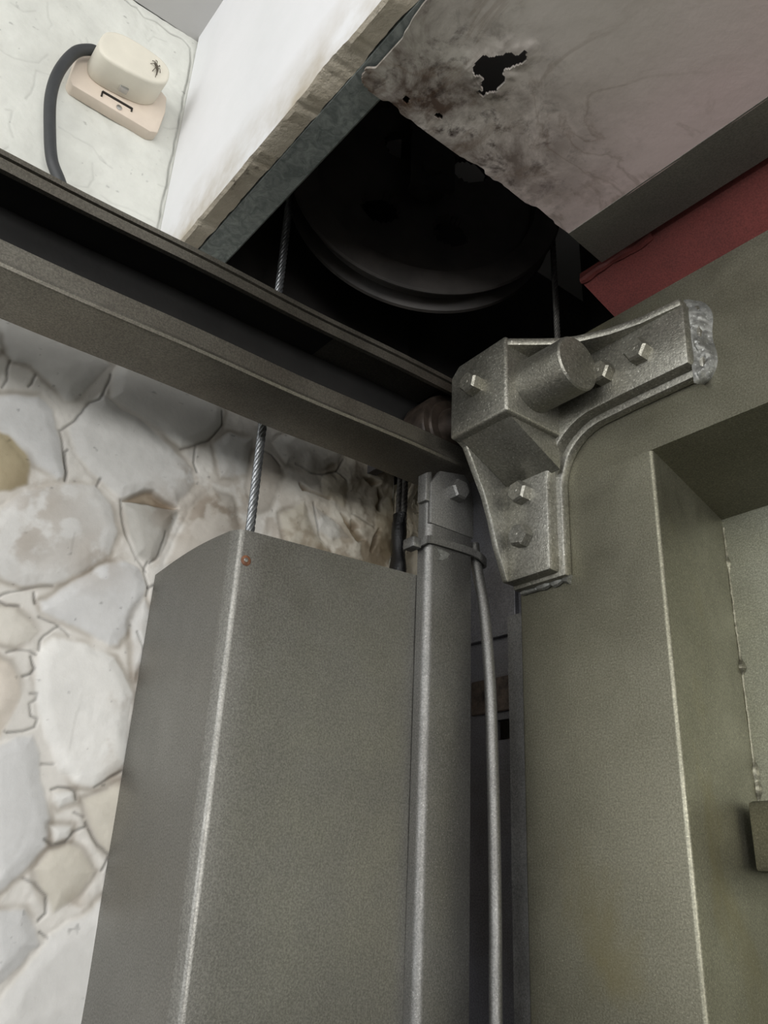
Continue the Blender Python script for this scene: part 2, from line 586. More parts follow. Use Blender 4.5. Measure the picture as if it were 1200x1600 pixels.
CRACKS = [
[(0.365,0.7936),(0.3657,0.7834),(0.36,0.7524),(0.355,0.7375),(0.3406,0.7251),(0.3237,0.6835),(0.307,0.6611),(0.304,0.66),(0.3119,0.6368),(0.3224,0.6055),(0.331,0.5784)],
[(0.3215,0.6309),(0.3184,0.6251),(0.3256,0.595),(0.3314,0.5763)],
[(0.2063,0.7491),(0.2055,0.7304),(0.2082,0.7135),(0.2031,0.6969)],
[(0.2468,0.7405),(0.2443,0.7234),(0.2408,0.7158)],
[(0.3836,0.5978),(0.3799,0.5825)],
[(0.4235,0.5724),(0.429,0.5484),(0.4427,0.5156),(0.4654,0.4812),(0.4877,0.4624)],
[(0.2726,0.3656),(0.2804,0.3714),(0.297,0.3795),(0.3224,0.3929),(0.345,0.4007)],
[(0.3218,0.3826),(0.3279,0.3669)],
[(0.2737,0.3609),(0.2885,0.3556),(0.3064,0.3579)],
[(0.3365,0.3489),(0.3614,0.3445),(0.3779,0.3351),(0.3861,0.3288)],
[(0.3672,0.3398),(0.3488,0.3219),(0.3449,0.3133),(0.3461,0.2989)],
[(0.3031,0.2894),(0.3155,0.2947),(0.334,0.2946),(0.3439,0.2917)],
[(0.3373,0.2876),(0.346,0.273),(0.3422,0.2647),(0.3326,0.2583)],
[(0.3484,0.2359),(0.3572,0.2373),(0.3573,0.2281),(0.3496,0.2213),(0.355,0.2047),(0.3648,0.2016),(0.3637,0.1896),(0.3492,0.1813),(0.3279,0.1774)],
[(0.3849,0.1405),(0.401,0.1424)],
[(0.4043,0.1084),(0.4137,0.112),(0.4295,0.1118),(0.439,0.1066),(0.4419,0.0963)],
[(0.4435,0.079),(0.4584,0.075)],
[(0.4073,0.0422),(0.4203,0.0355),(0.4376,0.0392),(0.4467,0.0534),(0.4627,0.0623)],
[(0.4617,0.0674),(0.4843,0.0387),(0.5056,0.0271)],
[(0.3901,-0.0077),(0.4088,-0.0149),(0.4242,-0.0304),(0.43,-0.054),(0.423,-0.062)],
[(0.4268,-0.0759),(0.4379,-0.0835)],
[(0.4982,0.0054),(0.5036,0.0227)],
[(0.5803,0.8075),(0.5865,0.7822),(0.5634,0.7391),(0.5288,0.7113),(0.5129,0.7002)],
[(0.4951,0.1377),(0.4645,0.1171),(0.5042,0.1433)],
[(0.7505,0.7575),(0.789,0.7527),(0.8195,0.7591),(0.8499,0.7756),(0.8751,0.7639)],
[(0.8499,0.7756),(0.865,0.8092)],
[(0.6768,0.7614),(0.6988,0.7584),(0.7181,0.7416)],
[(0.8026,0.6895),(0.814,0.649),(0.826,0.6185)],
[(0.8966,0.6956),(0.9299,0.6887),(0.9554,0.6821)],
[(0.4884,0.4785),(0.4834,0.4613),(0.4966,0.4368),(0.4957,0.4222)],
[(0.5097,0.5379),(0.5037,0.4895),(0.492,0.4772)],
[(0.49,0.3593),(0.4969,0.3449),(0.5167,0.3122)],
[(0.5407,0.7171),(0.5405,0.6844),(0.5505,0.6685)],
[(0.4955,0.4365),(0.5233,0.4548)],
]
CAVITIES=[
[(0.7663,0.7207),(0.7929,0.7115),(0.8393,0.7128),(0.8082,0.7124),(0.7749,0.7096)],
[(0.9235,0.785),(0.9488,0.7893),(0.9661,0.7892),(0.9462,0.7748)],
[(0.4282,0.5715),(0.4624,0.5971),(0.479,0.6027),(0.5076,0.595),(0.5232,0.5878),(0.494,0.5833),(0.4655,0.5789)],
[(0.9619,0.7726),(0.9712,0.7607),(0.9559,0.7289),(0.9664,0.7249)],
[(0.9689,0.6819),(0.9611,0.6438),(0.9505,0.6267),(0.9569,0.6568)],
[(0.8978,0.6789),(0.9145,0.6726),(0.9071,0.6633)],
[(0.873,0.6881),(0.9325,0.6497),(0.917,0.6381),(0.8824,0.6699)],
]
DIRT=[
(0.4935,0.5868,0.0347),(0.5151,0.5634,0.0346),(0.4946,0.4756,0.0219),(0.5718,0.5933,0.0417),(0.4881,0.2613,0.0244),(0.4778,0.1775,0.0204),(0.4681,-0.0452,0.0203),(0.4940,0.2875,0.0199),(0.4960,0.1332,0.0183),(0.3032,0.5307,0.0626),(0.3989,0.4606,0.0522),(0.6709,0.6376,0.0749),(0.8457,0.6380,0.0792),(0.9702,0.7187,0.0713),(0.5370,0.6574,0.0244),(0.6006,0.6150,0.0485),(0.7738,0.6033,0.0511),(0.9115,0.6020,0.0533),(0.2908,0.4516,0.0400),(0.5053,0.3466,0.0206),]
FAINT_MARKS = [
[(0.1038,1.5232),(0.1129,1.4911),(0.1218,1.4774),(0.1186,1.4637)],
[(0.1567,1.4944),(0.1624,1.4848)],
[(0.1834,1.4942),(0.1899,1.4871),(0.192,1.4633),(0.1885,1.4548)],
[(0.1756,1.4818),(0.1813,1.4722)],
[(0.1193,1.3522),(0.1218,1.3188),(0.121,1.29),(0.1166,1.2734)],
[(0.1216,1.3525),(0.1439,1.359)],
[(0.0511,1.3516),(0.0794,1.3507),(0.1176,1.3713),(0.13,1.4027)],
[(0.3655,1.3883),(0.3788,1.3929),(0.3938,1.4059)],
[(0.1816,1.2503),(0.2124,1.2455),(0.2461,1.2472),(0.2644,1.2292),(0.2879,1.2244)],
[(0.0925,1.2256),(0.1025,1.2302),(0.1028,1.1989),(0.1143,1.1765)],
[(0.2506,1.2113),(0.2595,1.1775),(0.2544,1.1536),(0.2323,1.145)],
[(0.2791,1.1512),(0.302,1.1474),(0.3415,1.1522),(0.3875,1.1494)],
[(0.3215,1.4357),(0.3277,1.4315)],
[(0.2631,1.2364),(0.2746,1.2282)],
[(0.3787,1.2418),(0.3946,1.2441)],
[(0.0474,1.47),(0.0716,1.4657),(0.0884,1.4867)],
[(0.1011,1.1288),(0.1121,1.1519)],
[(0.2998,1.5875),(0.3062,1.6089),(0.3337,1.6174)],
]
CORNER_CRACK = [(0.3945, 0.86), (0.3945, 1.55), (0.392, 1.60), (0.385, 1.640), (0.365, 1.652), (0.34, 1.648), (0.31, 1.655), (0.28, 1.646), (0.262, 1.660), (0.25, 1.655), (0.22, 1.664), (0.0, 1.66), (-0.3, 1.66)]


# ------------------------------------------------------------------ the stone side wall
XW = -1.2756


def build_wall():
    ys = np.concatenate([np.linspace(-6, -0.6, 10)[:-1], np.linspace(-0.6, 0.0, 60)[:-1], np.arange(0.0, 1.0001, 0.0021)])
    zs = np.concatenate([np.linspace(-3.1, -0.6, 20)[:-1], np.linspace(-0.6, -0.22, 40)[:-1], np.arange(-0.22, 1.671, 0.0021), [1.6712]])
    Y, Z = np.meshgrid(ys, zs, indexing='ij')
    # wobble the outlines so that no edge is ruler-straight
    wy = Y + 0.010 * (fbm(Y * 30, Z * 30, 3, 5) - .5)
    wz = Z + 0.010 * (fbm(Y * 30, Z * 30, 3, 9) - .5)
    tints = dict(light=(214, 213, 209), bluegrey=(205, 205, 204), white=(224, 223, 219), grey=(208, 207, 204), brown=(168, 156, 128),
                 dark=(176, 174, 168), tan=(198, 193, 181), dirty=(192, 186, 177), cream=(216, 212, 203), beige=(214, 206, 195))
    lin = lambda c: np.array(srgb(*c)[:3])
    H = 0.006 * (fbm(Y * 8, Z * 8, 4, 1) - .5) + 0.003 * (fbm(Y * 60, Z * 60, 3, 2) - .5)
    mort = lin((216, 213, 207))
    T = np.ones(Y.shape + (3,)) * mort
    T *= (0.93 + 0.12 * fbm(Y * 22, Z * 22, 4, 3))[..., None]
    for k, (cn, poly) in enumerate(STONES):
        p = np.array(poly)
        y0, z0 = p.min(0) - 0.08
        y1, z1 = p.max(0) + 0.08
        sel = (Y > y0) & (Y < y1) & (Z > z0) & (Z < z1)
        sd = poly_sd(wy[sel], wz[sel], poly)
        hh = (0.0035 + 0.003 * ((k * 37) % 10) / 10)
        dome = sstep(-0.006, 0.022, sd) * hh + np.clip(sd, 0, 0.08) * 0.03
        groove = -0.0008 * np.exp(-((sd + 0.003) / 0.004) ** 2)
        H[sel] = np.maximum(H[sel], dome + 0.4 * H[sel] * (sd > 0)) + groove
        m = sstep(-0.003, 0.006, sd)[..., None]
        c = lin(tints[cn]) * (0.94 + 0.12 * fbm(Y[sel] * 14 + k, Z[sel] * 14, 4, k))[..., None]
        T[sel] = T[sel] * (1 - m) + c * m
        # grime that collects along a stone's rim, in patches
        rim = np.exp(-((sd + 0.002) / 0.005) ** 2) * sstep(0.42, 0.68, fbm(Y[sel] * 10, Z[sel] * 10, 3, 60))
        T[sel] *= (1 - 0.36 * rim)[..., None] * (1 - rim[..., None] * np.array([0, .04, .09]))
    # rest of the wall: the same rubble masonry, laid out by a jittered cell pattern
    traced = (Z < 0.84 - 0.02) & (Y > 0.15)
    cs = 0.24
    best = np.full(Y.shape, 9.0)
    sec = np.full(Y.shape, 9.0)
    idc = np.zeros(Y.shape)
    iy = np.floor(wy / cs)
    iz = np.floor(wz / (cs * .8))
    for a in (-1, 0, 1):
        for b in (-1, 0, 1):
            cy = iy + a
            cz = iz + b
            h1 = np.sin(cy * 12.9 + cz * 78.2) * 43758.5
            h1 -= np.floor(h1)
            h2 = np.sin(cy * 39.3 + cz * 11.1) * 23421.6
            h2 -= np.floor(h2)
            d = np.hypot(wy - (cy + .5 + .7 * (h1 - .5)) * cs, (wz - (cz + .5 + .7 * (h2 - .5)) * cs * .8))
            nb = d < best
            sec = np.where(nb, best, np.minimum(sec, d))
            idc = np.where(nb, h1, idc)
            best = np.where(nb, d, best)
    sd2 = (sec - best) * 0.5 - 0.012
    upper = sstep(0.84, 0.90, Z)             # heavily overpainted above the track
    rest = ~traced
    hh = sstep(-0.004, 0.03, sd2) * (0.005 * (1 - upper) + 0.0034 * upper)
    H = np.where(rest, np.maximum(H, hh + 0.5 * H), H)
    pl = lin((215, 216, 209))
    c2 = (lin((208, 207, 203)) * (1 - upper[..., None]) + pl * upper[..., None]) * (0.96 + 0.06 * idc[..., None]) * (0.97 + 0.06 * fbm(Y * 9, Z * 9, 4, 31))[..., None]
    T = np.where(rest[..., None], c2, T)
    # hairline cracks
    for L in CRACKS + [CORNER_CRACK] + FAINT_MARKS:
        p = np.array(L)
        sel = (Y > p[:, 0].min() - .03) & (Y < p[:, 0].max() + .03) & (Z > p[:, 1].min() - .03) & (Z < p[:, 1].max() + .03)
        if not sel.any():
            continue
        d = np.full(sel.sum(), 9.0)
        for a, b in zip(L[:-1], L[1:]):
            d = np.minimum(d, seg_dist(wy[sel] * .5 + Y[sel] * .5, wz[sel] * .5 + Z[sel] * .5, a, b))
        k = np.exp(-(d / 0.0019) ** 2) * (0.45 + 0.55 * vnoise(Y[sel] * 40, Z[sel] * 40, 8))
        if L in FAINT_MARKS:
            k = k * 0.26
        H[sel] -= 0.0035 * k
        T[sel] *= (1 - 0.62 * k)[..., None]
    for L in CAVITIES:
        p = np.array(L)
        sel = (Y > p[:, 0].min() - .03) & (Y < p[:, 0].max() + .03) & (Z > p[:, 1].min() - .03) & (Z < p[:, 1].max() + .03)
        sd = poly_sd(wy[sel], wz[sel], L)
        k = sstep(-0.005, 0.003, sd)
        H[sel] -= 0.010 * k
        T[sel] *= 1 - k[..., None] * np.array([0.55, 0.62, 0.70])
    for y, z, r in DIRT:
        d = np.hypot(Y - y, Z - z) / r
        k = np.exp(-d * d) * sstep(0.38, 0.62, fbm(Y * 34, Z * 34, 5, 77)) * 0.62
        T *= 1 - k[..., None] * np.array([0.42, 0.49, 0.56])
    # the dusty, crumbling end by the door jamb
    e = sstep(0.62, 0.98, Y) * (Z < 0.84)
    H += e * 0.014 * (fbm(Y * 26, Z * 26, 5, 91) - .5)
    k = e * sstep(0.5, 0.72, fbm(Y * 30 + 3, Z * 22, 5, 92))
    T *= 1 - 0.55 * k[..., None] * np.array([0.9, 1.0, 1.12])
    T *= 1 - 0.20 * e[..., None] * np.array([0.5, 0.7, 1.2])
    # specks
    k = sstep(0.84, 0.92, fbm(Y * 90, Z * 90, 2, 51)) * 0.35
    T *= 1 - k[..., None]
    ny, nz = Y.shape
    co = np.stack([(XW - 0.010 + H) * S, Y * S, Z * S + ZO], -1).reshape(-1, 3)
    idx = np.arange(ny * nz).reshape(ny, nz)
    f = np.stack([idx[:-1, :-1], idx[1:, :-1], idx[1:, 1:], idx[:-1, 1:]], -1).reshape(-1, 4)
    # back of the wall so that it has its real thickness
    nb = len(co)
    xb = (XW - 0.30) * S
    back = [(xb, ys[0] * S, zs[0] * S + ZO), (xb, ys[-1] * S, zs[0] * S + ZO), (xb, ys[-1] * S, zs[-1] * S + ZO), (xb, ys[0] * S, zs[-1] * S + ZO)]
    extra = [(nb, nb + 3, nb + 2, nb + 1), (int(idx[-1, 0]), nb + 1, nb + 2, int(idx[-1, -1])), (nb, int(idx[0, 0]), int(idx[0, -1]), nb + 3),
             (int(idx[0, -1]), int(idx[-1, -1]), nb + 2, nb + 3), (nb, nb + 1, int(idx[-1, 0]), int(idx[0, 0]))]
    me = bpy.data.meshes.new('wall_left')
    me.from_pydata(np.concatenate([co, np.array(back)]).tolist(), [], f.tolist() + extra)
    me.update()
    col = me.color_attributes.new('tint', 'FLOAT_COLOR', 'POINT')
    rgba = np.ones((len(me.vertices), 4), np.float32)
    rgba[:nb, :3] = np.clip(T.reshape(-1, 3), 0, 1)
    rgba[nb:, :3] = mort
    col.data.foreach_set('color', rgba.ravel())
    me.polygons.foreach_set('use_smooth', np.ones(len(me.polygons), bool))
    me.materials.append(M['wall'])
    o = bpy.data.objects.new('wall_left', me)
    C.objects.link(o)
    struct(o)


build_wall()

# ------------------------------------------------------------------ room shell
YL = 0.3966       # room face of the lintel wall above the garage door
ZL = 1.0211       # its lower edge
ZC = 1.6712       # ceiling
struct(MB().box(-1.70, 4.2, -6.0, 2.0, ZC, ZC + 0.3).build('ceiling', M['ceiling']))
struct(MB().box(-14.0, 16.0, -40.0, 3.0, -3.3, -3.1).build('floor', M['floor']))


def lintel():
    """plastered wall above the door; its lower arris is chipped"""
    m = MB()
    xs = np.concatenate([np.arange(XW + 0.004, 0.2, 0.004), np.linspace(0.25, 3.0, 30)])
    n = len(xs)
    nz = fbm(xs * 14, xs * 0 + 2, 4, 3) - .5
    n2 = fbm(xs * 45, xs * 0 + 7, 4, 5) - .5
    chip = np.maximum(0, nz * 0.022 + n2 * 0.012)
    prof = []
    for i, x in enumerate(xs):
        zb = ZL + chip[i]
        prof.append([(x, YL + 0.0004 * n2[i], ZC), (x, YL + 0.0004 * n2[i], ZL + 0.08), (x, YL, zb), (x, YL + 0.006, zb - 0.002 + 0.004 * n2[i]),
                     (x, YL + 0.0355 + 0.006 * n2[i], ZL + 0.002), (x, YL + 0.0355 + 0.006 * n2[i], ZC)])
    m.rings(prof)
    o = m.build('wall_front', M['plaster'], angle=25)
    o.data.materials.append(M['concrete'])
    for p in o.data.polygons:
        if p.normal.z < -0.35:
            p.material_index = 1
    return struct(o)


lintel()
# masonry behind the lintel: the dark pocket that holds the pulley
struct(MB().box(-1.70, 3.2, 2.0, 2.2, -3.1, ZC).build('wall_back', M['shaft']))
struct(MB().box(4.0, 4.2, -6.0, 2.0, -3.1, ZC).build('wall_right', M['plaster']))
struct(MB().box(-1.70, -1.245, 0.44, 0.995, 0.97, ZC).build('trim_1', M['shaft']))  # dark lining over the side wall inside the pulley pocket
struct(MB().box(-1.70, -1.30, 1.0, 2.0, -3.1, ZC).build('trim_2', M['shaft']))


def jamb():
    m = MB()
    zs_ = np.linspace(-3.1, 0.80, 160)
    zs_ = np.concatenate([np.linspace(-3.1, 0.2, 20)[:-1], np.linspace(0.2, 0.80, 140)])
    xs_ = np.linspace(-1.295, -1.168, 40)
    X, Z = np.meshgrid(xs_, zs_, indexing='ij')
    D = 0.05 * (fbm(X * 34, Z * 18, 5, 4) - .5) + 0.05 * sstep(0.55, 0.66, fbm(X * 40 + 2, Z * 14, 4, 15))
    verts = [(X[i, j], 1.0 + D[i, j], Z[i, j]) for i in range(len(xs_)) for j in range(len(zs_))]
    nz = len(zs_)
    faces = [(i * nz + j, (i + 1) * nz + j, (i + 1) * nz + j + 1, i * nz + j + 1) for i in range(len(xs_) - 1) for j in range(nz - 1)]
    m.raw(verts, faces)
    m.box(-1.295, -1.168, 1.075, 1.30, -3.1, 0.80)
    struct(m.build('wall_jamb', M['jamb']))


jamb()

# ------------------------------------------------------------------ galvanised channel under the lintel
MB().prism([(0.434, 1.10), (0.434, ZL), (0.484, ZL), (0.488, ZL + 0.004), (0.489, ZL + 0.016), (0.485, ZL + 0.016), (0.484, ZL + 0.0045), (0.438, ZL + 0.0045), (0.438, 1.10)],
           'x', -1.262, 1.6).build('galvanised_channel', M['galv'])
tag(bpy.data.objects['galvanised_channel'], 'spangled galvanised steel channel along the underside of the white lintel', 'steel channel')


# ------------------------------------------------------------------ stained soffit
def soffit():
    t = thing('soffit_panel', (-0.69, 0.66, 1.012), 'stained grey soffit panel with painted-in pink light and a rusted hole beside the dark opening', 'panel')
    x0, x1, y0, y1 = -0.689, 1.4, 0.4365, 0.886
    xs_ = np.concatenate([np.arange(x0, -0.47, 0.0022), np.linspace(-0.468, x1, 40)])
    ys_ = np.linspace(y0, y1, 200)
    hole = [(-0.5509, 0.5413), (-0.5339, 0.5541), (-0.5224, 0.5604), (-0.505, 0.578), (-0.512, 0.588), (-0.528, 0.5794), (-0.5416, 0.5741), (-0.5479, 0.5892), (-0.5715, 0.5952), (-0.580, 0.578), (-0.567, 0.566), (-0.5708, 0.5548)]
    X, Y = np.meshgrid(xs_, ys_, indexing='ij')
    wx = X + 0.016 * (fbm(X * 60, Y * 60, 3, 3) - .5)
    wy = Y + 0.016 * (fbm(X * 60, Y * 60, 3, 6) - .5)
    sd = poly_sd(wx, wy, hole)
    # second, smaller rust-through spots and the rounded corner
    kill = sd > 0
    for cx, cy, r in ((-0.662, 0.512, .0055), (-0.655, 0.566, .004), (-0.588, 0.580, .004)):
        kill |= np.hypot(wx - cx, wy - cy) < r
    rc = 0.022
    kill |= (X < x0 + rc) & (Y < y0 + rc) & (np.hypot(X - x0 - rc, Y - y0 - rc) > rc)
    # slightly eaten-away edges
    Y = Y + 0.010 * sstep(0.50, 0.75, fbm(X * 16, Y * 0 + 3, 3, 8)) * np.clip(1 - (Y - y0) / 0.03, 0, 1)
    X = X + 0.006 * sstep(0.45, 0.75, fbm(X * 0 + 3, Y * 30, 3, 18)) * np.clip(1 - (X - x0) / 0.02, 0, 1)
    Zz = 1.0120 - 0.003 * np.exp(-(np.clip(-sd, 0, 1) / 0.012) ** 2) + 0.003 * (fbm(X * 9, Y * 9, 3, 2) - .5)
    nx, ny = X.shape
    idx = np.arange(nx * ny).reshape(nx, ny)
    v = [(X[i, j], Y[i, j], Zz[i, j]) for i in range(nx) for j in range(ny)]
    v2 = [(a, b, c + 0.004) for a, b, c in v]
    cell = np.zeros((nx - 1, ny - 1), bool)
    kq = kill[:-1, :-1] | kill[1:, :-1] | kill[:-1, 1:] | kill[1:, 1:]
    faces = []
    N = len(v)
    ok = ~kq
    for i in range(nx - 1):
        for j in range(ny - 1):
            if not ok[i, j]:
                continue
            a, b, c, d = int(idx[i, j]), int(idx[i + 1, j]), int(idx[i + 1, j + 1]), int(idx[i, j + 1])
            faces.append((a, d, c, b))
            faces.append((a + N, b + N, c + N, d + N))
            if i == 0 or not ok[i - 1, j]:
                faces.append((a, a + N, d + N, d))
            if i == nx - 2 or not ok[i + 1, j]:
                faces.append((b, c, c + N, b + N))
            if j == 0 or not ok[i, j - 1]:
                faces.append((a, b, b + N, a + N))
            if j == ny - 2 or not ok[i, j + 1]:
                faces.append((d, d + N, c + N, c))
    m = MB().raw(v + v2, faces)
    loose = [q for q in m.bm.verts if not q.link_faces]
    bmesh.ops.delete(m.bm, geom=loose, context='VERTS')
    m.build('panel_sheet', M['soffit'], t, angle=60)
    # folded-up back edge of the panel, unlit grey
    m = MB()
    m.rings([[(x0, 0.882, 1.0112), (x0 - 0.03, 1.010, 1.043), (x0 - 0.03, 1.010, 1.050), (x0, 0.882, 1.018)],
             [(1.4, 0.882, 1.0112), (1.4, 1.010, 1.043), (1.4, 1.010, 1.050), (1.4, 0.882, 1.018)]])
    tag(m.build('folded_edge', M['fascia'], t), 'plain grey folded back edge')


soffit()

# ------------------------------------------------------------------ red primed beam over the door
def beam():
    m = MB()
    m.rings([[(-0.786, 1.034, 1.056), (-0.764, 1.100, 0.995), (-0.764, 1.116, 0.995), (-0.786, 1.052, 1.072), (-0.786, 1.036, 1.072)],
             [(1.6, 1.034, 1.056), (1.6, 1.100, 0.995), (1.6, 1.116, 0.995), (1.6, 1.052, 1.072), (1.6, 1.036, 1.072)]])
    m.box(-0.79, 1.6, 1.038, 1.30, 1.062, 1.078)
    m.box(-0.79, 1.6, 1.20, 1.215, 1.074, 1.36)
    m.box(-0.79, 1.6, 1.10, 1.32, 1.36, 1.378)
    # lumpy weld along the lower flange's front edge
    pts = [(-0.785 + 0.012 * k, 1.034 + 0.004 * random.random(), 1.056 + 0.003 * random.random()) for k in range(14)]
    m.tube(pts, [0.006 + 0.005 * random.random() for _ in pts], 8)
    tag(m.build('steel_beam', M['red']), 'red primed steel beam above the olive garage door', 'beam')


beam()

# ------------------------------------------------------------------ overhead track
def track():
    t = thing('overhead_track', (-1.02, -0.3, 0.683), 'dark grey steel C-shaped track running overhead from the lower left to the door bracket', 'track')
    xf, xb = -0.967, -1.073
    prof = [(xf, 0.8577), (xf, 0.8495), (xf - 0.006, 0.8485), (xf - 0.006, 0.8445), (xf + 0.001, 0.8435), (xf + 0.001, 0.8265), (xf - 0.007, 0.8265), (xf - 0.009, 0.848),
            (xb + 0.010, 0.848), (xb + 0.009, 0.800), (xb + 0.013, 0.797), (xb + 0.013, 0.755), (xb + 0.009, 0.752), (xb + 0.010, 0.692), (xf - 0.009, 0.692), (xf - 0.007, 0.7232), (xf + 0.001, 0.7232),
            (xf + 0.001, 0.695), (xf + 0.004, 0.6925), (xf + 0.005, 0.688), (xf + 0.003, 0.6838), (xf - 0.001, 0.682), (xb, 0.682), (xb, 0.8577)]
    ys_ = np.linspace(-2.2, 0.955, 80)
    m = MB()
    wob = lambda y: 0.0015 * math.sin(y * 7) + 0.001 * math.sin(y * 17 + 1)
    m.rings([[(x + wob(y), y, z + 0.5 * wob(y + 3)) for x, z in prof] for y in ys_])
    o = m.build('rail', M['rail'], t, angle=28)
    o.data.materials.append(M['track_inside'])
    for p in o.data.polygons:        # plain black material on the faces inside the channel
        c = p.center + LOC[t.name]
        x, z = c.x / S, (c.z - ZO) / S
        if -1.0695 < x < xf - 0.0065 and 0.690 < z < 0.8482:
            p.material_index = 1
    # the hanger that fixes its far end to the masonry
    MB().box(-1.30, -1.073, 0.93, 0.95, 0.80, 0.845).build('wall_strap', M['frame'], t)


track()


# ------------------------------------------------------------------ garage door
def door():
    t = thing('door_1', (-0.14, 1.0, -3.08), 'heavy olive hammered-paint garage door with a raised frame and recessed panel', 'garage door')
    struct(t)
    zb = -3.08
    for x0, x1 in ((-0.9265, -0.648), (1.20, 1.48)):
        r = 0.006
        out = [(x1 - r + r * math.sin(math.radians(a)), 1.0 + r - r * math.cos(math.radians(a))) for a in (0, 22, 45, 68, 90)] + ([(-0.686, 1.247), (-0.686, 1.26), (x0, 1.26)] if x0 < 0 else [(x1, 1.26), (x0 + 0.03, 1.26)])
        out += [(x0 + r - r * math.cos(math.radians(a)), 1.0 + r - r * math.sin(math.radians(a))) for a in (0, 22, 45, 68, 90)]
        MB().prism(out, 'z', zb, 0.629).build('stile', M['door'], t, angle=40)
    m = MB()
    m.prism([(1.0, 0.629), (1.0, 0.9045), (1.26, 0.9045), (1.26, 0.598), (1.247, 0.600)], 'x', -0.9265, 1.48)
    m.build('top_rail', M['door'], t)
    MB().box(-0.65, 1.204, 1.0, 1.26, zb, zb + 0.27, 0.006, 3).build('bottom_rail', M['door'], t)
    MB().box(-0.70, 1.24, 1.247, 1.259, zb + 0.2, 0.62).build('recessed_panel', M['panel'], t)
    MB().box(-0.663, 1.20, 1.172, 1.248, 0.043, 0.1355, 0.006, 2).build('cross_bar', M['door'], t)
    # welds in the corner of the recess
    m = MB()
    pts = [(-0.645, 1.176, 0.545 - 0.012 * k) for k in range(24)]
    pts = [(-0.6855, 1.2465, 0.585 - 0.0042 * k) for k in range(118)]
    m.tube([(p[0] + 0.0012 * random.random(), p[1], p[2]) for p in pts],
           [0.0016 + 0.0010 * random.random() + sum(h * math.exp(-((p[2] - z) / w) ** 2) for z, h, w in ((.344, .007, .009), (.52, .003, .008), (.185, .006, .012), (.159, .005, .010))) for p in pts], 9)
    m.build('weld_bead', M['door'], t)
    # the strip that covers the hinge side of the frame
    m = MB()
    zz = np.linspace(zb, 0.435, 90)
    e = [0.004 * (float(vnoise(np.array([z * 9.0]), np.array([0.5]), 4)[0]) - .5) for z in zz]
    m.rings([[(-0.966 + e[i], 1.012, z), (-0.9275, 1.012, z), (-0.9275, 1.035, z), (-0.966 + e[i], 1.035, z)] for i, z in enumerate(zz)])
    tag(m.build('edge_strip', M['post'], t), 'thin grey strip along the left edge')


door()


